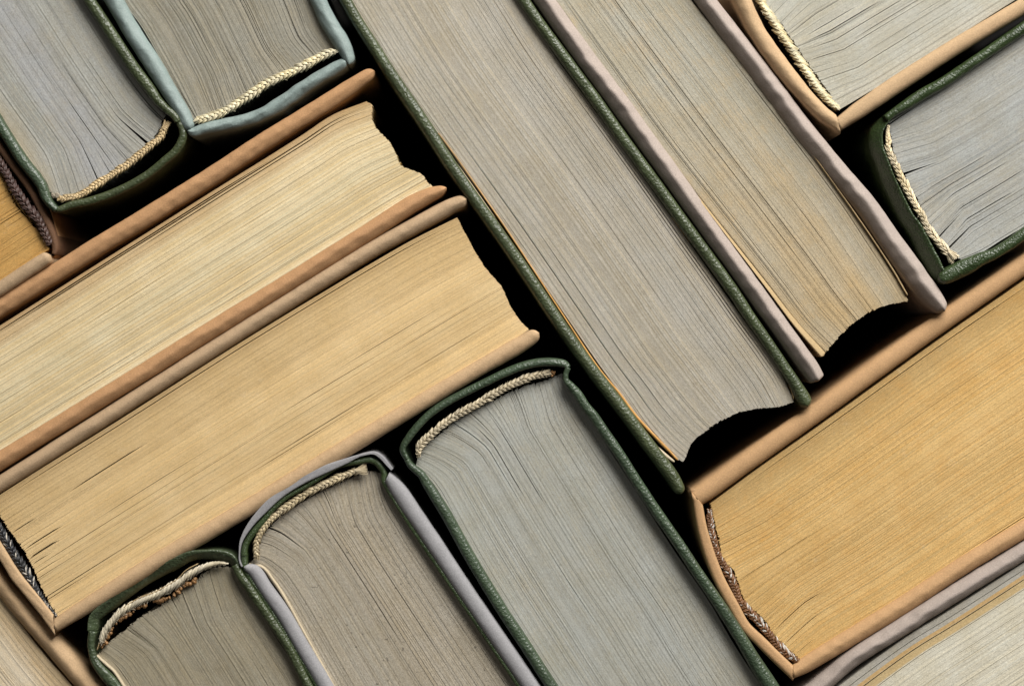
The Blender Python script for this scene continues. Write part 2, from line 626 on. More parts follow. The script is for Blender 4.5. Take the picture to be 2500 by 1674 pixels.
    Y = np.stack([A[..., 1], B[..., 1], B[..., 1], A[..., 1]], 2)
    Z = np.stack([zz, zz, 0 * zz - HB + 12, 0 * zz - HB + 12], 2)
    V = world(X, Y, Z, z)          # (ns, m, 4, 3)
    idx = np.arange(ns * m * 4).reshape(ns, m, 4)
    qs = []
    for j in range(4):
        k = (j + 1) % 4
        qs.append(np.stack([idx[:, :-1, j], idx[:, :-1, k], idx[:, 1:, k], idx[:, 1:, j]], -1).reshape(-1, 4))
    qs.append(idx[:, 0, ::-1].reshape(-1, 4))
    qs.append(idx[:, -1, :].reshape(-1, 4))
    q = np.concatenate(qs)
    # tints: paper colour differs slowly across the block and a little from leaf to leaf
    tn = b0
    br = 1 + var * (0.22 * nz(tn / 22.0) + 0.25 * nb(tn / 6.0) + 0.38 * rs.normal(0, 1, ns))
    hu = hue * (0.4 * nz(tn / 35.0 + 5) + 0.5 * rs.normal(0, 1, ns))
    c = np.array(tint)[None] * br[:, None]
    c[:, 0] *= 1 + 0.6 * hu
    c[:, 2] *= 1 - 1.3 * np.maximum(hu, 0) - 0.6 * np.minimum(hu, 0)
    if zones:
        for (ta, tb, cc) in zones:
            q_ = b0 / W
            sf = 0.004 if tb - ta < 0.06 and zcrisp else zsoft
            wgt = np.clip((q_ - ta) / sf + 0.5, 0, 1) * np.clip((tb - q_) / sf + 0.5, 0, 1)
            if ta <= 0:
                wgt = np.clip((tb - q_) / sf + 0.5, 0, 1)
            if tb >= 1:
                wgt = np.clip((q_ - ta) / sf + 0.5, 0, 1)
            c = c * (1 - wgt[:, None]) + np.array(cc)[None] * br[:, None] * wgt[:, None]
    c = np.clip(c, 0.01, 0.9)
    cm = np.repeat(c[:, None, :], m, 1)
    if endtint is not None:
        wq = np.clip((s - 0.35) / 0.6, 0, 1)[None, :, None] * np.clip(0.75 + 0.35 * nz(b0 / 28.0), 0.2, 1)[:, None, None]
        cm = cm * (1 - wq) + np.array(endtint)[None, None] * br[:, None, None] * wq
    cc = np.repeat(cm[:, :, None, :], 4, 2).reshape(-1, 3)
    uvv = np.zeros((ns, m, 4, 2))
    uvv[..., 0] = spx[None, :, None] + ph[:, None, None] * 40
    uvv[..., 1] = b0[:, None, None]
    uvv[:, :, 1:3, 1] += tk[:, None, None]
    o = mesh_np('page_block', V.reshape(-1, 3), q, mat, parent, uv=uvv.reshape(-1, 2), col=cc, smooth=False)
    o['kind'] = 'stuff'
    return o


class Tubes:
    def __init__(self):
        self.V, self.Q, self.C, self.n = [], [], [], 0

    def add(self, P, r, col, sides=5):
        P = np.asarray(P, float)
        r = np.broadcast_to(np.asarray(r, float), (len(P),))
        T = np.gradient(P, axis=0)
        T /= np.maximum(1e-9, np.linalg.norm(T, axis=1))[:, None]
        up = np.array([0.13, 0.07, 1.0])
        A = np.cross(T, up)
        A /= np.maximum(1e-9, np.linalg.norm(A, axis=1))[:, None]
        B = np.cross(T, A)
        th = np.arange(sides) * 2 * math.pi / sides
        G = P[:, None] + r[:, None, None] * (A[:, None] * np.cos(th)[None, :, None] + B[:, None] * np.sin(th)[None, :, None])
        n = len(P)
        idx = np.arange(n * sides).reshape(n, sides) + self.n
        q = np.stack([idx[:-1], np.roll(idx, -1, 1)[:-1], np.roll(idx, -1, 1)[1:], idx[1:]], -1).reshape(-1, 4)
        self.V.append(G.reshape(-1, 3))
        self.Q.append(q)
        self.C.append(np.repeat(np.array(col)[None], n * sides, 0))
        self.n += n * sides

    def build(self, name, mat, parent, z, kind=None):
        V = np.concatenate(self.V)
        W = world(V[:, 0], V[:, 1], V[:, 2], z)
        o = mesh_np(name, W, np.concatenate(self.Q), mat, parent, col=np.concatenate(self.C))
        if kind:
            o['kind'] = kind
        return o


def headband(parent, pts, c1, c2=None, c3=None, z=-16.0, pitch=0.58, every=99, fray=(0, 0), fil=3, label=None, fuzz=0.8, twist=False, slim=0.9):
    """cord of interlocked stitches, each a small bundle of threads"""
    sd = seed()
    rs = np.random.RandomState(sd)
    P = catmull(pts, 2.0)
    a = arclen(P)
    T = tangents(P)
    P[:, 2] *= slim * (1 + 0.07 * Noise1(sd + 5)(a / 18.0))
    dn = Noise1(sd + 6)
    c2 = c2 or c1
    tb = Tubes()

    def fr(s):
        x = np.interp(s, a, P[:, 0])
        y = np.interp(s, a, P[:, 1])
        ww = np.interp(s, a, P[:, 2])
        tx = np.interp(s, a, T[:, 0])
        ty = np.interp(s, a, T[:, 1])
        return x, y, ww, tx, ty

    core = np.linspace(0, a[-1], max(4, int(a[-1] / 5)))
    x, y, ww, tx, ty = fr(core)
    tb.add(np.stack([x, y, z - 0.42 * ww + 0 * x], 1), ww * 0.36, np.array(c1) * 0.5, 8)
    sp = 0.0
    i = 0
    while sp < a[-1]:
        w0 = float(np.interp(sp, a, P[:, 2]))
        st = pitch * w0
        for row in ((0,) if twist else (0, 1)):
            sg = 1 if row else -1
            s0 = sp + (0.5 * st if row else 0)
            L = (3.4 if twist else 1.9) * st * rs.uniform(0.85, 1.2)
            jl = rs.normal(0, 0.045 * w0)
            cc = np.array(c1 if (i + row) % every else c2) * rs.uniform(0.78, 1.12) * float(1 + 0.14 * dn(sp / 25.0))
            cc = cc * np.array([1, 1 - 0.03 * abs(float(dn(sp / 40.0 + 7))), 1 - 0.12 * abs(float(dn(sp / 40.0 + 7)))])
            for f in range(fil):
                o = (f - (fil - 1) / 2) / max(1, fil)
                uu = np.linspace(0, 1, 7)
                ss = s0 + (uu - 0.5) * L
                ss = np.clip(ss, -2, a[-1] + 2)
                x, y, ww, tx, ty = fr(ss)
                lat = ((0.46 - 0.92 * uu) * ww if twist else sg * (0.46 - 0.50 * uu) * ww) + o * 0.34 * ww * np.sin(math.pi * (0.15 + 0.7 * uu)) + jl + rs.normal(0, 0.02 * w0)
                zz = z + ww * (0.44 * np.sin(math.pi * (0.08 + 0.84 * uu)) - 0.24) - np.abs(lat) * 0.35
                pt = np.stack([x - ty * lat, y + tx * lat, zz], 1)
                rr = 0.085 * w0 * (0.55 + 0.6 * np.sin(math.pi * uu)) * (3 / fil) ** 0.5
                cf = np.array(c3) if (c3 is not None and rs.rand() < 0.17) else cc
                tb.add(pt, rr, cf * rs.uniform(0.9, 1.08))
        sp += st
        i += 1
    # loose hairs
    for k in range(int(a[-1] * 0.12 * fuzz)):
        s0 = rs.uniform(0, a[-1])
        x, y, ww, tx, ty = fr(s0)
        lat = rs.choice([-1, 1]) * ww * 0.42
        d = rs.uniform(-1, 1)
        ll = rs.uniform(0.2, 0.6) * ww
        uu = np.linspace(0, 1, 5)
        bend = rs.uniform(-0.5, 0.5)
        px = x - ty * (lat * (1 + 0.6 * uu * ll / ww)) + tx * d * ll * uu
        py = y + tx * (lat * (1 + 0.6 * uu * ll / ww)) + ty * d * ll * uu + bend * ll * uu * uu
        tb.add(np.stack([px, py, z + uu * rs.uniform(-3, 6)], 1), 0.35, np.array(c1) * 1.1, 3)
    for e, amt in enumerate(fray):
        if not amt:
            continue
        s0 = 0 if e == 0 else a[-1]
        x, y, ww, tx, ty = fr(s0)
        sg = -1 if e == 0 else 1
        for k in range(int(60 * amt)):
            o = rs.uniform(-1, 1)
            ll = rs.uniform(0.7, 1.2) * ww * (0.6 + 0.5 * amt)
            uu = np.linspace(0, 1, 5)
            lat = o * ww * (0.30 + 0.35 * amt * uu)
            al = sg * ll * uu - sg * 0.3 * ww
            tb.add(np.stack([x - ty * lat + tx * al, y + tx * lat + ty * al,
                             z + 0.25 * ww * (1 - abs(o)) - uu * rs.uniform(0, 6) + rs.uniform(-2, 2)], 1),
                   0.045 * ww, np.array(c1) * rs.uniform(0.8, 1.15), 4)
    o = tb.build('headband', THREAD, parent, z)
    if label:
        o['label'] = label
    return o


def lumps(name, pts, r, n, mat, parent, z, label=None):
    """crusts of old glue: irregular beads along a line"""
    sd = seed()
    rs = np.random.RandomState(sd)
    P = catmull(pts, 2.0)
    a = arclen(P)
    V, Q = [], []
    nn = 0
    for k in range(n):
        s0 = rs.uniform(0, a[-1])
        x = np.interp(s0, a, P[:, 0]) + rs.normal(0, r * 0.4)
        y = np.interp(s0, a, P[:, 1]) + rs.normal(0, r * 0.4)
        rr = r * rs.uniform(0.5, 1.3)
        la, lo = 6, 9
        th = np.linspace(0.0, math.pi, la)[:, None]
        ph = np.arange(lo)[None] * 2 * math.pi / lo
        ns_ = Noise1(sd + k)
        rad = rr * (1 + 0.3 * ns_(3 * th + 0 * ph, 2 * np.cos(ph) + 2 * np.sin(ph)))
        G = np.stack([x + rad * np.sin(th) * np.cos(ph), y + rad * np.sin(th) * np.sin(ph), z + rad * 0.8 * np.cos(th) + 0 * ph], -1)
        idx = np.arange(la * lo).reshape(la, lo) + nn
        q = np.stack([idx[:-1], np.roll(idx, -1, 1)[:-1], np.roll(idx, -1, 1)[1:], idx[1:]], -1).reshape(-1, 4)
        V.append(G.reshape(-1, 3))
        Q.append(q)
        nn += la * lo
    V = np.concatenate(V)
    o = mesh_np(name, world(V[:, 0], V[:, 1], V[:, 2], z), np.concatenate(Q), mat, parent)
    o['kind'] = 'stuff'
    return o


def fibres(parent, pts, n, ln, col, z, spread=5.0):
    """short paper hairs standing off a worn edge"""
    rs = np.random.RandomState(seed())
    P = catmull(pts, 2.0)
    a = arclen(P)
    tb = Tubes()
    for k in range(int(n * 0.45)):
        s0 = rs.uniform(0, a[-1])
        x = np.interp(s0, a, P[:, 0]) + rs.normal(0, spread * 0.4)
        y = np.interp(s0, a, P[:, 1]) + rs.normal(0, spread * 0.4)
        th = rs.uniform(0, 6.283)
        l = ln * rs.uniform(0.4, 1.3)
        u = np.linspace(0, 1, 6)
        cv = rs.uniform(-1.6, 1.6)
        px = x + np.cumsum(np.cos(th + cv * u)) * l / 6
        py = y + np.cumsum(np.sin(th + cv * u)) * l / 6
        tb.add(np.stack([px, py, z + u * rs.uniform(-6, 3)], 1), 0.24 * (1.1 - u * 0.7), np.array(col) * rs.uniform(0.8, 1.2), 3)
    return tb.build('paper_fibre', THREAD, parent, z, kind='stuff')


def sheet_mat(name, col):
    return paper_cover(name, col, tuple(x * 0.6 for x in col), speck=0.1, crumple=0.6)


SH_CREAM = sheet_mat('cream_endpaper', (0.50, 0.42, 0.29))
SH_ORANGE = sheet_mat('orange_endpaper', (0.50, 0.27, 0.08))
SH_TAN = sheet_mat('tan_endpaper', (0.40, 0.29, 0.15))
CREAM = (0.66, 0.56, 0.36)
BEIGE = (0.50, 0.42, 0.29)


def cov(parent, pts, mat, **k):
    return ribbon('cover_board', pts, mat, parent, **k)


def spn(parent, pts, mat, **k):
    return ribbon('spine', pts, mat, parent, **k)


# ------------------------------------------------------------------ the surface under the books
m, nt, b = _nt('black_tabletop')
b.inputs['Base Color'].default_value = (0.006, 0.006, 0.006, 1)
b.inputs['Roughness'].default_value = 0.8
g = 0.45
me = bpy.data.meshes.new('table_surface')
me.from_pydata([(-g, -g, -HB * S - 0.0005), (g, -g, -HB * S - 0.0005), (g, g, -HB * S - 0.0005), (-g, g, -HB * S - 0.0005)], [], [(0, 1, 2, 3)])
me.materials.append(m)
o = bpy.data.objects.new('table_surface', me)
o['kind'] = 'structure'
COL.objects.link(o)

GRP = 'hardback books packed upright'

# ================================================================== A  grey pages, green, top left
A = thing('book', 'green book with grey page edges and frayed cream headband in the top left corner', 'book', (190, 200), GRP)
cov(A, T5(0, 0, [(740, -420, 125), (1010, 0, 125), (1170, 240, 130), (1300, 440, 135), (1530, 790, 135), (1700, 1010, 130), (1800, 1150, 110),
                 (1900, 1250, 95), (1985, 1320, 90), (2030, 1390, 80)]), GREEN, p=2.2)
spn(A, T5(0, 330, [(2035, -165, 80), (2078, -60, 80), (2085, 20, 95), (2010, 170, 95), (1900, 270, 95), (1700, 435, 95), (1500, 560, 100),
                   (1250, 675, 100), (1000, 755, 95), (800, 800, 90), (700, 840, 80), (640, 850, 60)]), GREEN, z=-4, p=2.2)
cov(A, T5(0, 330, [(-500, -820, 125), (-200, -420, 125), (70, 10, 125), (250, 290, 130), (400, 480, 125), (465, 580, 115), (505, 690, 110),
                   (560, 780, 90), (640, 855, 70)]), GREENC, p=2.2)
pages(A, L=[(117, 467), (88, 415), (32, 333), (-20, 262), (-260, -100)][:],
      R=[(402, 286), (364, 246), (320, 188), (256, 92), (199, 0), (70, -195)],
      E=[(117, 467), (150, 478), (192, 468), (256, 436), (320, 392), (374, 340), (402, 286)],
      F=[(-260, -100), (70, -195)], zones=[(0, 0.07, (0.41, 0.37, 0.29)), (0.3, 0.6, (0.355, 0.36, 0.355))], mat=PG_GREY, tint=(0.36, 0.36, 0.33), warp=0.05, wlen=90, crack=0.9,
      gaps=[(0.62, 2.2, 0.0, 0.4), (0.5, 2.0, 0.0, 0.3), (0.8, 1.5, 0.0, 0.4)])
headband(A, T5(0, 330, [(690, 730, 75), (780, 715, 85), (900, 690, 85), (1100, 570, 100), (1300, 440, 100), (1500, 300, 100), (1700, 140, 100), (1830, 30, 95), (1880, -90, 100)]),
         (0.62, 0.47, 0.26), fray=(0.3, 0.9), z=-17, fil=2, pitch=0.44)
lumps('dust', T5(0, 330, [(600, 700), (650, 690), (700, 720)]), 4.5, 26, sheet_mat('grey_dust', (0.28, 0.24, 0.18)), A, -22)

# ================================================================== B  pale blue book
B = thing('book', 'crumpled pale blue paper book with grey page edges and thick ivory headband', 'book', (560, 120), GRP)
cov(B, T5(0, 0, [(980, -500, 190), (1290, 0, 200), (1460, 300, 205), (1730, 720, 205), (1930, 1050, 185), (2060, 1260, 170), (2140, 1420, 150), (2175, 1480, 130)]),
    BLUE, p=3.2, roof=0.35, wob=1.4, cap=(0, 12))
spn(B, T5(450, 0, [(30, 1490, 60), (100, 1505, 115), (250, 1460, 140), (400, 1430, 150), (620, 1385, 150), (840, 1315, 145), (1000, 1235, 155), (1200, 1110, 165),
                   (1400, 970, 165), (1600, 840, 160), (1750, 755, 150), (1860, 690, 110)]), BLUE, p=3.0, roof=0.4, wob=1.8, z=-3, cap=(10, 14))
cov(B, T5(450, 0, [(1330, -520, 180), (1530, 0, 180), (1650, 250, 195), (1760, 430, 195), (1830, 560, 170), (1875, 670, 130), (1880, 740, 90)]),
    BLUE, p=3.0, roof=0.35, wob=1.5, cap=(0, 20))
pages(B, L=[(476, 292), (440, 229), (397, 150), (346, 62), (301, 0), (190, -190)],
      R=[(819, 122), (811, 107), (783, 58), (762, 0), (700, -180)],
      E=[(476, 292), (557, 266), (642, 213), (728, 169), (819, 124)],
      F=[(190, -190), (700, -180)], mat=PG_GREY, tint=(0.30, 0.285, 0.235), warp=0.04, wlen=80, crack=1.0,
      gaps=[(0.62, 3.6, 0.05, 1.0), (0.60, 1.6, 0.05, 0.9), (0.28, 1.8, 0.1, 1.0), (0.3, 1.5, 0.2, 1.0), (0.9, 1.2, 0.2, 0.7)], zj=1.3)
headband(B, T5(450, 0, [(150, 1375, 105), (330, 1325, 110), (500, 1250, 112), (700, 1120, 112), (900, 980, 112), (1100, 880, 112), (1300, 790, 112), (1500, 680, 110), (1650, 605, 110), (1730, 585, 90)]),
         (0.74, 0.67, 0.47), z=-14, fray=(0.3, 0.2))

# ================================================================== C  left edge, orange pages, brown band
C = thing('book', 'book at the left edge with orange page edges and dark brown woolly headband', 'book', (20, 600), GRP)
spn(C, T5(0, 330, [(-300, -350, 85), (-80, 20, 85), (130, 330, 85), (330, 600, 85), (470, 860, 85), (560, 1050, 85), (610, 1200, 80), (625, 1300, 70), (610, 1360, 50)]), BROWN, z=-22, p=2.4)
ribbon('dust_jacket', T5(0, 330, [(470, 640, 14), (575, 850, 14), (630, 1050, 14), (668, 1230, 16), (640, 1350, 20), (610, 1400, 24)]), KRAFT_O, C, z=-55, wob=0.3)
cov(C, T5(0, 330, [(560, 1370, 120), (520, 1400, 150), (400, 1480, 165), (300, 1545, 165), (0, 1745, 165), (-400, 1990, 165)]), KRAFT_B, p=2.6, cap=(12, 0), roof=0.15)
pages(C, L=[(-55, 350), (-300, 480)], R=[(117, 604), (70, 636), (23, 668), (-80, 730), (-190, 800)],
      E=[(-55, 350), (0, 426), (43, 507), (90, 561), (117, 604)], F=[(-300, 480), (-190, 800)],
      mat=PG_ORANGE, tint=(0.50, 0.30, 0.10), wlen=60)
headband(C, T5(0, 330, [(-150, 80, 100), (20, 350, 105), (150, 590, 110), (300, 800, 125), (430, 960, 115), (515, 1130, 100), (570, 1250, 80)]),
         (0.075, 0.042, 0.035), c2=(0.05, 0.03, 0.025), z=-18, fuzz=2.5)

# ================================================================== D  upper cream-page kraft book
D = thing('book', 'orange brown kraft book with cream page edges and ragged fore edge, left of centre', 'book', (450, 640), GRP)
cov(D, [(-120, 822, 46), (0, 747, 46), (107, 681, 46), (214, 614, 46), (342, 536, 46), (500, 438, 46), (640, 346, 44), (792, 252, 42), (850, 214, 40), (895, 184, 32), (914, 172, 26)],
    KRAFT_O, p=4, roof=0.35, cap=(0, 20), z=-10)
cov(D, [(-120, 1197, 44), (0, 1123, 44), (250, 969, 44), (500, 814, 44), (800, 628, 44), (907, 561, 44), (1000, 500, 44), (1042, 478, 38), (1070, 466, 28), (1090, 458, 14)],
    KRAFT_O, p=4, roof=0.5, cap=(0, 18))
pages(D, L=[(-120, 872), (0, 798), (214, 663), (500, 482), (738, 333), (813, 284), (898, 250)],
      R=[(-120, 1176), (0, 1101), (400, 853), (800, 606), (950, 511), (1051, 452)],
      E=[(-120, 872), (-120, 1176)],
      F=[(898, 250), (909, 256), (907, 284), (916, 306), (937, 332), (954, 353), (971, 388), (984, 405), (1005, 415), (1031, 428), (1041, 441), (1052, 452)],
      mat=PG_CREAM, tint=(0.66, 0.545, 0.34), z=-20, rag=1.7, crack=0.8, var=0.19, hue=0.07,
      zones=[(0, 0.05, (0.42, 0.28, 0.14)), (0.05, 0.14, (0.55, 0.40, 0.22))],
      gaps=[(0.035, 4, 0.1, 1.0), (0.06, 2.5, 0.4, 1.0), (0.02, 3, 0.0, 0.8)], thick=3.4)

# ================================================================== E  second kraft book with black and white band
E_ = thing('book', 'beige kraft book with golden page edges and black and white headband', 'book', (600, 1020), GRP)
cov(E_, [(-120, 1256, 40), (0, 1180, 40), (300, 990, 40), (600, 800, 40), (885, 622, 40), (992, 561, 40), (1078, 514, 40), (1112, 497, 36), (1140, 486, 28)],
    KRAFT_B, p=2.6, roof=0.3, cap=(0, 16), z=-3)
cov(E_, [(132, 1528, 30), (171, 1503, 36), (235, 1464, 40), (363, 1382, 42), (550, 1272, 42), (764, 1143, 42), (950, 1030, 42), (1070, 957, 40), (1164, 902, 39), (1271, 840, 40), (1296, 824, 36), (1316, 812, 26)],
    KRAFT_T, p=2.4, roof=0.12, cap=(0, 16), mitre=((0.1, 1), None), wob=0.8)
spn(E_, [(-70, 1240, 24), (-30, 1300, 24), (0, 1347, 24), (24, 1386, 25), (36, 1405, 27), (71, 1448, 27), (105, 1490, 26), (132, 1527, 26)], KRAFT_T, p=5, roof=0.12, wob=1.1,
    mitre=(None, (0.1, 1)), z=-2)
pages(E_, L=[(-22, 1226), (0, 1211), (300, 1022), (600, 832), (928, 634), (1014, 585), (1118, 533)],
      R=[(142, 1510), (214, 1465), (363, 1371), (500, 1285), (635, 1203), (764, 1124), (1070, 938), (1164, 880), (1289, 802)],
      E=[(-22, 1226), (0, 1258), (32, 1306), (58, 1342), (77, 1378), (92, 1410), (107, 1444), (128, 1482), (142, 1510)],
      F=[(1118, 533), (1133, 565), (1150, 599), (1172, 633), (1190, 660), (1228, 705), (1247, 750), (1258, 767), (1275, 788), (1289, 802)],
      mat=PG_CREAM, tint=(0.67, 0.495, 0.26), z=-19, rag=1.1, crack=0.75, var=0.09, wlen=70, thick=3.0,
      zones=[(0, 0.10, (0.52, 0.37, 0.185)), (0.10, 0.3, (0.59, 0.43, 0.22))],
      gaps=[(0.27, 3.5, 0.0, 0.05), (0.42, 3.5, 0.0, 0.09), (0.50, 4.5, 0.0, 0.07), (0.55, 3.5, 0.0, 0.04), (0.62, 3, 0.0, 0.05), (0.24, 2.5, 0.13, 0.3), (0.02, 3, 0.0, 1)])
headband(E_, T5(0, 1200, [(-160, 180, 90), (0, 440, 105), (100, 620, 115), (200, 780, 120), (300, 930, 115), (390, 1090, 95), (480, 1230, 75), (560, 1330, 50), (650, 1420, 32)]),
         (0.028, 0.030, 0.034), c2=(0.55, 0.50, 0.42), c3=(0.55, 0.50, 0.42), every=99, z=-16, fuzz=3, pitch=0.46)

# ================================================================== F  bottom left corner book
F_ = thing('book', 'book in the bottom left corner with beige kraft cover and pale cream page edges', 'book', (20, 1640), GRP)
cov(F_, [(-90, 1318, 46), (0, 1430, 46), (83, 1528, 48), (146, 1600, 52), (203, 1662, 56), (277, 1748, 58)], KRAFT_T, p=3, roof=0.35, z=-22, wob=0.8)
pages(F_, L=[(-330, 1500), (-100, 1860)], R=[(-80, 1372), (0, 1464), (53, 1533), (107, 1602), (169, 1672), (235, 1750)],
      E=[(-330, 1500), (-80, 1372)], F=[(-100, 1860), (235, 1750)], mat=PG_CREAM, tint=(0.66, 0.57, 0.43), z=-44, thick=4.2, wave=1.0,
      zones=[(0.86, 1.1, (0.56, 0.44, 0.28))])

# ================================================================== G  worn green, bottom left
G_ = thing('book', 'worn green book with torn loose cream headband and brown glue, at the bottom left', 'book', (470, 1540), GRP)
kg = 500 / 2096.
cov(G_, T5(200, 1300, [(105, 1010, 95), (90, 1100, 85), (95, 1200, 75), (140, 1340, 90), (225, 1450, 115), (310, 1550, 125), (430, 1720, 130), (700, 2100, 130)], kg),
    GREENW, p=2.4, wob=1.6, z=-6)
spn(G_, T5(200, 1300, [(95, 1010, 100), (115, 880, 115), (180, 810, 130), (310, 700, 150), (490, 560, 165), (680, 440, 165), (910, 325, 150), (1100, 240, 115), (1250, 228, 105),
                       (1400, 238, 125), (1520, 280, 120), (1580, 360, 90)], kg), GREENW, p=3.0, wob=1.5, tilt=22, z=-1)
cov(G_, T5(200, 1300, [(1560, 330, 85), (1610, 430, 90), (1700, 560, 100), (1850, 780, 100), (2000, 1000, 100), (2110, 1170, 100), (2310, 1570, 105), (2560, 1980, 105)], kg),
    GREEN, p=2.1, z=-3)
pages(G_, L=T5(200, 1300, [(170, 1245), (300, 1370), (380, 1480), (440, 1568), (800, 2180)], kg),
      R=T5(200, 1300, [(1545, 350), (1640, 530), (1800, 800), (1970, 1070), (2100, 1270), (2600, 2100)], kg),
      E=T5(200, 1300, [(170, 1245), (290, 1110), (430, 1010), (590, 870), (800, 750), (1000, 600), (1200, 460), (1350, 370), (1545, 350)], kg),
      F=T5(200, 1300, [(800, 2180), (2600, 2100)], kg), mat=PG_GREY, tint=(0.31, 0.28, 0.21), warp=0.06, wlen=85, crack=1.0, wave=2.6, spine_rag=4)
headband(G_, T5(200, 1300, [(195, 1110, 75), (260, 970, 80), (400, 815, 85), (550, 720, 85), (700, 660, 85), (850, 590, 88), (1000, 500, 90), (1110, 420, 85), (1250, 350, 75), (1400, 312, 45), (1500, 318, 22)], kg),
         (0.56, 0.50, 0.38), z=-10, fuzz=2, fray=(0.2, 0), twist=True, pitch=0.5, fil=5, slim=0.95)
lumps('glue', T5(200, 1300, [(200, 1170), (290, 1010), (400, 880), (560, 770), (760, 700), (900, 655), (1090, 520), (1180, 480)], kg), 5.0, 90, GLUE, G_, -19)
ribbon('backing_paper', T5(200, 1300, [(150, 1200, 8), (230, 1000, 9), (350, 830, 9), (550, 685, 9), (750, 605, 9), (860, 545, 9), (980, 470, 9), (1060, 385, 9), (1180, 320, 9)], kg),
       SH_TAN, G_, z=-9, wob=0.4)
ribbon('endpaper', T5(200, 1300, [(150, 1255, 20), (215, 1320, 26), (320, 1415, 26), (420, 1560, 26), (560, 1800, 26)], kg), SH_CREAM, G_, z=-14, wob=0.8)

# ================================================================== H  lilac jacket book
H_ = thing('book', 'book in lilac grey paper jacket over green cloth with cream headband, at the bottom', 'book', (850, 1450), GRP)
HT = lambda p: T5(550, 1050, p)
ribbon('dust_jacket', HT([(190, 1560, 18), (162, 1490, 14), (162, 1370, 16), (182, 1260, 34), (270, 1100, 64), (450, 890, 92), (650, 710, 92), (900, 555, 98), (1150, 440, 95), (1350, 362, 68),
                          (1500, 300, 34), (1610, 268, 32), (1700, 262, 34), (1780, 310, 38), (1850, 390, 34), (1905, 450, 28)]), LILAC, H_, z=-1, p=3.5, wob=0.5, edge=0.5)
ribbon('dust_jacket', HT([(1850, 530, 100), (1960, 680, 190), (2140, 945, 200), (2340, 1240, 200), (2800, 1930, 200), (3480, 2920, 210), (3750, 3320, 210)]), LILAC, H_, z=0, p=2.2, wob=0.6,
       mitre=((-0.45, 0.9), None), label='wide lilac grey jacket edge over the right hand board')
ribbon('dust_jacket', [(594, 1384, 10), (617, 1393, 32), (646, 1436, 35), (689, 1498, 36), (740, 1586, 37), (792, 1674, 38), (850, 1770, 38)], LILAC, H_, z=-2, p=2.2, wob=0.6, cap=(8, 0))
cov(H_, HT([(1700, 350, 80), (1760, 400, 80), (1815, 490, 75), (1812, 580, 60), (1850, 660, 60), (2100, 1060, 60), (3450, 3060, 60)]), GREENR, z=-9)
spn(H_, HT([(213, 1440, 74), (212, 1370, 74), (235, 1290, 74), (320, 1160, 78), (430, 1035, 78), (550, 890, 62), (700, 760, 60), (900, 650, 55), (1100, 525, 58), (1300, 405, 64),
            (1500, 362, 74), (1640, 338, 80), (1710, 360, 80)]), GREENR, z=-8)
cov(H_, HT([(213, 1430, 74), (215, 1500, 72), (230, 1600, 60), (420, 1900, 60), (1400, 3500, 60)]), GREENR, z=-9)
pages(H_, L=[(614, 1378), (636, 1386), (667, 1421), (700, 1467), (817, 1674), (900, 1810)],
      R=[(932, 1157), (956, 1219), (977, 1253), (1020, 1326), (1100, 1445), (1255, 1674), (1345, 1810)],
      E=HT([(290, 1530), (330, 1440), (400, 1250), (540, 1070), (750, 900), (950, 780), (1200, 650), (1450, 540), (1650, 465), (1780, 490)]),
      F=[(900, 1810), (1345, 1810)], mat=PG_SPECK, tint=(0.385, 0.345, 0.275), warp=0.07, wlen=85, crack=0.8, z=-30,
      gaps=[(0.52, 2.2, 0.0, 0.6), (0.7, 1.6, 0.0, 0.7), (0.45, 2.0, 0.0, 0.15)], thick=3.4, wave=2.5)
headband(H_, HT([(358, 1440, 85), (350, 1350, 85), (385, 1210, 88), (480, 1060, 90), (600, 950, 95), (750, 840, 98), (900, 740, 98), (1100, 635, 98), (1300, 540, 92), (1450, 475, 90), (1520, 460, 95)]),
         (0.52, 0.43, 0.28), z=-14, fray=(0.35, 1.5))
ribbon('endpaper', [(608, 1377, 5), (640, 1384, 6), (668, 1418, 7), (698, 1464, 7), (740, 1540, 6), (815, 1675, 5), (860, 1760, 5)], SH_CREAM, H_, z=-22, wob=0.3)

# ================================================================== I  green book bottom centre
I_ = thing('book', 'green book with pale grey page edges and beige headband at the bottom centre', 'book', (1350, 1330), GRP)
IT = lambda p: T5(950, 750, p)
spn(I_, IT([(2050, 690, 60), (2010, 650, 85), (1900, 628, 95), (1700, 632, 98), (1500, 680, 98), (1300, 762, 95), (1100, 858, 92), (900, 955, 92), (700, 1060, 92), (500, 1190, 92),
            (350, 1330, 88), (220, 1490, 84), (150, 1620, 70), (200, 1740, 58)]) , GREENC, p=2.0, z=-2, tilt=4)
cov(I_, IT([(2050, 690, 62), (2020, 760, 62), (2020, 830, 72), (2080, 905, 95), (2160, 1000, 110), (2250, 1140, 110)]) +
    [(1450, 1016, 25), (1471, 1048, 26), (1514, 1111, 26), (1556, 1177, 26), (1599, 1243, 27), (1663, 1335, 27), (1704, 1399, 28), (1743, 1455, 29), (1785, 1519, 31), (1813, 1564, 32),
     (1845, 1617, 35), (1877, 1667, 38), (1925, 1745, 38)], GREENC, p=2.2)
cov(I_, [(993, 1122, 13), (1000, 1134, 15), (1014, 1147, 17), (1029, 1160, 19), (1041, 1180, 22), (1060, 1210, 25), (1085, 1250, 27), (1142, 1352, 28), (1228, 1494, 28), (1281, 1574, 28), (1345, 1674, 28), (1405, 1765, 28)],
    GREENC, p=2.2)
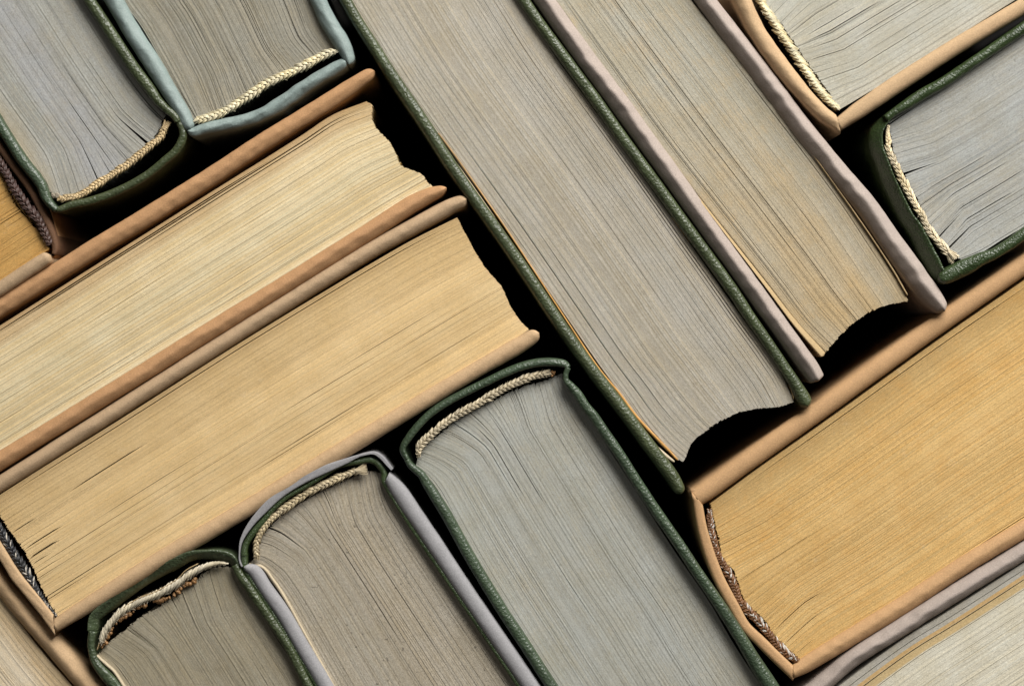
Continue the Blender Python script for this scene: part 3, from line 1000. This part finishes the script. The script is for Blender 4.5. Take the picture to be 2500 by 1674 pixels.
pages(I_, L=[(1016, 1138), (1045, 1160), (1070, 1192), (1096, 1238), (1158, 1352), (1244, 1494), (1360, 1674), (1420, 1765)],
      R=[(1370, 912), (1396, 955), (1439, 1026), (1492, 1110), (1556, 1209), (1599, 1277), (1650, 1355), (1729, 1470), (1785, 1566), (1839, 1650), (1900, 1740)],
      E=[(1016, 1138), (1022, 1112), (1040, 1088), (1075, 1060), (1089, 1047), (1142, 1006), (1206, 976), (1270, 946), (1335, 927), (1370, 912)],
      F=[(1420, 1765), (1900, 1740)], mat=PG_GREY, tint=(0.385, 0.388, 0.350), warp=0.08, wlen=85, crack=0.9, z=-34, wave=2.4,
      gaps=[(0.42, 2.4, 0.03, 0.25), (0.5, 2.0, 0.02, 0.3), (0.33, 1.6, 0, 0.15)])
headband(I_, IT([(1790, 755, 105), (1600, 800, 100), (1400, 880, 100), (1200, 985, 100), (1000, 1105, 100), (800, 1215, 100), (600, 1350, 100), (430, 1500, 98), (345, 1600, 92), (340, 1680, 80)]),
         (0.52, 0.44, 0.30), z=-18, fray=(0.5, 0.3))
lumps('glue', IT([(1830, 750), (1890, 740), (1850, 800)]), 3.0, 12, GLUE, I_, -22)

# ================================================================== J  big book in the middle
J = thing('book', 'thick green book beside the mauve one, its grey fore edge facing down', 'book', (1400, 500), GRP)
cov(J, [(765, -130, 28), (843, 0, 28), (875, 55, 28), (909, 108, 29), (948, 171, 30), (1037, 303, 30), (1078, 368, 30), (1120, 431, 30), (1163, 492, 30), (1206, 552, 30), (1249, 614, 30), (1300, 690, 30),
        (1343, 755, 30), (1386, 819, 30), (1437, 891, 30), (1484, 953, 31), (1526, 1008, 32), (1569, 1067, 33), (1610, 1121, 34), (1642, 1164, 34), (1657, 1190, 30), (1664, 1206, 26)],
    GREEN, p=2.1, cap=(0, 14))
cov(J, [(1195, -130, 28), (1279, 0, 28), (1320, 60, 28), (1371, 130, 29), (1414, 189, 29), (1456, 246, 30), (1508, 320, 30), (1600, 446, 30), (1700, 585, 30), (1791, 711, 30), (1828, 768, 29), (1870, 828, 28),
        (1913, 892, 28), (1943, 938, 30), (1962, 971, 35), (1973, 993, 32)], GREEN, p=2.1, cap=(0, 15), z=-6)
pages(J, L=[(780, -130), (858, 0), (950, 150), (1056, 305), (1127, 403), (1237, 556), (1374, 755), (1466, 890), (1524, 968), (1572, 1035), (1624, 1092), (1660, 1122)],
      R=[(1180, -130), (1264, 0), (1350, 135), (1414, 224), (1495, 335), (1640, 537), (1755, 700), (1806, 773), (1870, 862), (1908, 920), (1937, 982)],
      E=[(780, -130), (1180, -130)],
      F=[(1660, 1122), (1667, 1128), (1676, 1110), (1685, 1087), (1697, 1072), (1719, 1055), (1749, 1033), (1796, 1008), (1821, 1003), (1870, 995), (1915, 988), (1937, 982)],
      mat=PG_GREY, tint=(0.40, 0.37, 0.31), z=-26, rag=1.3, thick=3.1, var=0.11, crack=0.7, hue=0.04,
      gaps=[(0.09, 2.0, 0.3, 1.0), (0.16, 1.6, 0.5, 1.0), (0.95, 1.8, 0.2, 1), (0.97, 2.0, 0.3, 1), (0.93, 1.5, 0.5, 1), (0.6, 1.2, 0.3, 0.8)])
ribbon('endpaper', [(1060, 322, 2), (1121, 408, 3), (1230, 565, 4), (1362, 765, 5), (1452, 900, 6), (1500, 962, 8), (1545, 1025, 9), (1590, 1080, 10), (1626, 1112, 9), (1648, 1128, 5)], SH_CREAM, J, z=-18, wob=0.2, cap=(0, 6), label='cream endpaper edge beside the left board')
ribbon('endpaper', [(1070, 325, 1.5), (1131, 408, 2), (1240, 565, 3), (1372, 765, 4), (1464, 902, 5), (1512, 960, 6), (1555, 1018, 7), (1602, 1068, 7), (1634, 1100, 6), (1656, 1124, 4)], SH_ORANGE, J, z=-20, wob=0.2, cap=(0, 6), label='orange brown endpaper edge')
ribbon('endpaper', [(1640, 530, 2), (1768, 700, 4), (1820, 775, 5), (1874, 850, 5), (1915, 915, 5), (1934, 955, 4), (1938, 976, 3)], SH_TAN, J, z=-20, wob=0.3, cap=(0, 5))

# ================================================================== K  mauve book
K_ = thing('book', 'mauve covered book with golden flecked grey page edges, between green and tan books', 'book', (1800, 380), GRP)
cov(K_, [(1240, -130, 46), (1332, 0, 47), (1392, 85, 48), (1478, 202, 49), (1563, 318, 49), (1700, 508, 48), (1838, 700, 46), (1903, 790, 45), (1956, 864, 45), (1984, 903, 44), (2000, 930, 38)],
    PINK, p=5, roof=0.8, ridge=-0.05, cap=(0, 8), z=-1)
cov(K_, [(1640, -120, 48), (1726, 0, 48), (1807, 107, 51), (1888, 214, 53), (1972, 326, 54), (2050, 420, 54), (2120, 502, 54), (2182, 592, 56), (2244, 678, 58), (2278, 722, 52), (2296, 745, 42), (2308, 760, 32)],
    PINK, p=4, roof=0.8, ridge=-0.1, cap=(0, 16), z=2)
pages(K_, L=[(1265, -130), (1360, 0), (1467, 152), (1600, 335), (1745, 522), (1887, 702), (1956, 792), (2018, 856)],
      R=[(1600, -120), (1681, 0), (1700, 24), (1828, 184), (1944, 337), (2066, 500), (2128, 594), (2190, 692), (2214, 734)],
      E=[(1265, -130), (1600, -120)],
      F=[(2018, 856), (2038, 835), (2050, 817), (2066, 804), (2094, 779), (2125, 762), (2150, 750), (2192, 739), (2214, 735)],
      mat=PG_GOLD, endtint=(0.45, 0.345, 0.20), tint=(0.385, 0.36, 0.29), z=-26, rag=2.0, crack=0.7, var=0.12, hue=0.05,
      gaps=[(0.95, 1.6, 0.2, 1), (0.06, 1.4, 0.1, 1), (0.1, 1.4, 0.3, 1), (0.35, 1.6, 0.1, 0.9)])
ribbon('endpaper', [(1600, 345, 3), (1740, 528, 6), (1878, 706, 10), (1944, 792, 13), (1996, 850, 16), (2012, 868, 16)], SH_TAN, K_, z=-26, p=3, edge=0.6, tilt=-10, wob=0.3, cap=(0, 4), label='tan endpaper curling beside the left board')
ribbon('endpaper', [(1950, 328, 2), (2070, 496, 3), (2134, 588, 3.5), (2186, 668, 4), (2204, 700, 4), (2217, 722, 3)], SH_TAN, K_, z=-18, wob=0.5, cap=(0, 5))

# ================================================================== L  tan book top right
L_ = thing('book', 'tan kraft book with grey page edges and twisted ivory headband in the top right corner', 'book', (2200, 60), GRP)
LT = lambda p: T5(1700, 0, p)
spn(L_, LT([(340, -400, 200), (530, 0, 205), (700, 340, 205), (900, 640, 200), (1190, 1010, 185), (1440, 1280, 170), (1630, 1420, 140)]), KRAFT_T, p=2.6, roof=0.25, wob=1.3,
    mitre=(None, (0.25, 1)), z=-1)
cov(L_, [(2048, 303, 30), (2070, 287, 34), (2107, 262, 41), (2200, 199, 43), (2340, 110, 40), (2500, 14, 38), (2640, -70, 38)], KRAFT_T, p=2.3, wob=0.8, mitre=((0.25, 1), None))
pages(L_, L=[(1835, -70), (2000, -160), (2240, -300)], R=[(2046, 272), (2106, 232), (2200, 172), (2340, 84), (2480, -2), (2640, -97)],
      E=[(1835, -70), (1862, 0), (1899, 48), (1935, 98), (1967, 146), (1999, 192), (2020, 220), (2046, 268)],
      F=[(2240, -300), (2640, -105)], mat=PG_GREY, tint=(0.44, 0.43, 0.37), z=-24, warp=-0.06, wlen=85, crack=1.2, wave=3.0,
      gaps=[(0.42, 2.5, 0, 0.3), (0.55, 2.5, 0.02, 0.4), (0.5, 1.8, 0.05, 0.3), (0.62, 2.4, 0.02, 0.5)])
headband(L_, LT([(640, -200, 90), (740, 0, 92), (800, 120, 95), (900, 270, 98), (1000, 430, 100), (1100, 565, 100), (1200, 720, 98), (1300, 870, 96), (1400, 1015, 92), (1500, 1130, 88), (1610, 1240, 75)]),
         (0.76, 0.68, 0.46), z=-12, pitch=0.46, fray=(0, 0.15), twist=True, fil=5, slim=1.1)

# ================================================================== M  green book right
M_ = thing('book', 'glossy green leather book with ivory plaited headband at the right edge', 'book', (2350, 400), GRP)
MT = lambda p: T5(2000, 200, p)
MB = lambda p: T5(2000, 500, p)
cov(M_, [(2640, -25, 28), (2500, 68, 28)] + MT([(1430, 0, 125), (1200, 130, 130), (1000, 262, 118), (860, 350, 92), (770, 420, 90)]), GREENS, p=2.0, wob=1.2, z=-1)
spn(M_, MT([(790, 405, 90), (730, 465, 110), (670, 560, 140), (660, 660, 150), (675, 760, 140), (730, 900, 138), (815, 1120, 140), (922, 1350, 145), (1028, 1560, 150)]) +
    MB([(1100, 250, 155), (1220, 480, 160), (1305, 640, 165), (1375, 770, 150), (1440, 840, 140)]), GREENS, p=3.0, wob=1.2, tilt=34, z=-1)
cov(M_, MB([(1370, 800, 130), (1440, 820, 170), (1550, 775, 190), (1700, 705, 185), (1850, 625, 155), (2000, 560, 130), (2200, 440, 135), (2340, 340, 140), (2800, 50, 140)]),
    GREENS, p=2.2, wob=1.3, cap=(14, 0), z=1)
pages(M_, L=[(2171, 296), (2192, 281), (2256, 241), (2333, 198), (2500, 90), (2640, 0)],
      R=[(2346, 634), (2395, 613), (2445, 582), (2500, 549), (2640, 462)],
      E=MT([(800, 470), (815, 600), (840, 740), (910, 940), (1010, 1130), (1120, 1350), (1230, 1560)]) + MB([(1300, 270), (1420, 430), (1520, 560), (1620, 625)]),
      F=[(2640, 0), (2640, 462)], mat=PG_GREY, tint=(0.35, 0.355, 0.335), z=-30, warp=0.07, wlen=80, crack=1.1, wave=2.2,
      gaps=[(0.5, 2.2, 0.05, 0.4), (0.6, 2.2, 0.1, 0.5), (0.7, 2.4, 0.1, 0.6), (0.78, 2.2, 0.08, 0.5)])
headband(M_, MT([(790, 500, 36), (785, 600, 50), (790, 680, 80), (790, 760, 92), (850, 900, 92), (925, 1060, 92), (1010, 1230, 94), (1100, 1400, 95), (1190, 1550, 95)]) +
         MB([(1200, 190, 98), (1290, 330, 100), (1395, 450, 105), (1490, 560, 115)]), (0.70, 0.60, 0.42), z=-15, fray=(0.15, 1.0), fil=2, pitch=0.66)

# ================================================================== N  big kraft book right
N_ = thing('book', 'smooth kraft book with golden orange page edges and brown braided headband at the bottom right', 'book', (2150, 1250), GRP)
cov(N_, [(1700, 1216, 46), (1730, 1196, 48), (1822, 1130, 48), (2040, 975, 48), (2260, 816, 48), (2486, 658, 48), (2640, 550, 48)], KRAFT_N, p=2.2, wob=0.4, mitre=((0.65, 0.75), None), z=-24)
spn(N_, [(1702, 1216, 22), (1706, 1240, 24), (1714, 1285, 25), (1733, 1353, 28), (1757, 1415, 28), (1778, 1455, 28), (1792, 1479, 27), (1820, 1528, 26), (1860, 1568, 28), (1903, 1611, 28), (1937, 1643, 28)],
    KRAFT_N, p=2.8, wob=0.4, mitre=((0.65, 0.75), (0, 1)), z=-24)
cov(N_, [(1937, 1641, 30), (1960, 1629, 38), (2000, 1605, 42), (2100, 1544, 44), (2213, 1475, 44), (2363, 1376, 44), (2491, 1300, 44), (2640, 1210, 44)], KRAFT_N, p=3.5, roof=0.4, wob=0.5, mitre=((0, 1), None), z=-20)
pages(N_, L=[(1735, 1229), (1845, 1150), (2010, 1034), (2283, 838), (2500, 688), (2640, 588)],
      R=[(1960, 1611), (2020, 1569), (2200, 1460), (2373, 1344), (2500, 1262), (2640, 1175)],
      E=[(1735, 1229), (1746, 1278), (1757, 1325), (1765, 1364), (1791, 1391), (1804, 1428), (1819, 1466), (1839, 1487), (1871, 1517), (1888, 1547), (1913, 1571), (1935, 1592), (1960, 1611)],
      F=[(2640, 588), (2640, 1175)], mat=PG_ORANGE, tint=(0.60, 0.405, 0.170), z=-42, crack=0.35, wlen=100, wave=2.5, var=0.13, hue=0.07, warp=0.03, thick=2.6, zj=1.1,
      zones=[(0, 0.12, (0.46, 0.31, 0.13)), (0.96, 1.1, (0.62, 0.41, 0.16))],
      gaps=[(0.74, 3.0, 0.0, 0.16), (0.84, 3.5, 0.0, 0.12), (0.93, 2.5, 0, 0.06), (0.02, 2.5, 0.05, 0.9), (0.45, 1.8, 0.0, 0.2), (0.992, 5.0, 0.42, 1.0), (0.985, 3.0, 0.55, 1.0)])
headband(N_, T5(1650, 1150, [(385, 430, 60), (390, 560, 72), (410, 690, 78), (445, 820, 78), (490, 960, 80), (560, 1090, 95), (635, 1230, 105), (680, 1350, 100), (720, 1460, 90)]) +
         T5(1700, 1340, [(500, 590, 90), (600, 710, 105), (730, 845, 108), (840, 985, 102), (950, 1110, 100), (1070, 1215, 100), (1160, 1275, 95)]),
         (0.19, 0.085, 0.032), c2=(0.12, 0.055, 0.022), c3=(0.5, 0.47, 0.42), z=-33, fuzz=1.5, pitch=0.42, every=99)

# ================================================================== O  bottom right corner book
O_ = thing('book', 'mauve covered book in the bottom right corner with pale grey and tan page edges', 'book', (2420, 1600), GRP)
cov(O_, [(1850, 1800, 42), (2010, 1672, 42), (2085, 1611, 42), (2213, 1528, 43), (2341, 1447, 42), (2500, 1349, 41), (2640, 1262, 41)], PINK, p=4, roof=0.7, z=-3, wob=0.9)
pages(O_, L=[(1900, 1790), (2056, 1672), (2213, 1558), (2299, 1505), (2500, 1376), (2640, 1288)],
      R=[(2230, 2080), (2540, 1850), (2850, 1650)], E=[(1900, 1790), (2230, 2080)], F=[(2640, 1288), (2850, 1650)],
      mat=PG_GREY, tint=(0.60, 0.57, 0.47), z=-27, thick=4.0, crack=0.7, var=0.07,
      zones=[(-1, 0.048, (0.42, 0.40, 0.35)), (0.048, 0.07, (0.52, 0.35, 0.16)), (0.07, 0.115, (0.50, 0.38, 0.20))],
      gaps=[(0.07, 2.5, 0, 1), (0.118, 1.4, 0, 1), (0.02, 1.5, 0, 1)], zsoft=0.004)

# ------------------------------------------------------------------ worn, hairy spots of the paper covers
fibres(E_, [(120, 1520), (130, 1532), (140, 1526)], 60, 8, (0.52, 0.38, 0.25), -6)
fibres(N_, [(1690, 1190), (1694, 1204)], 26, 10, (0.55, 0.38, 0.24), -30, 3)
fibres(L_, [(2035, 312), (2050, 316), (2070, 300)], 40, 8, (0.52, 0.38, 0.25), -8)
fibres(K_, [(1770, 60), (1900, 230), (2100, 480), (2250, 690)], 60, 9, (0.50, 0.44, 0.40), -3, 14)
fibres(K_, [(1380, 70), (1560, 310), (1800, 640), (1960, 860)], 60, 9, (0.50, 0.44, 0.40), -3, 12)
fibres(O_, [(2040, 1650), (2213, 1528), (2480, 1360)], 40, 9, (0.50, 0.44, 0.40), -5, 8)
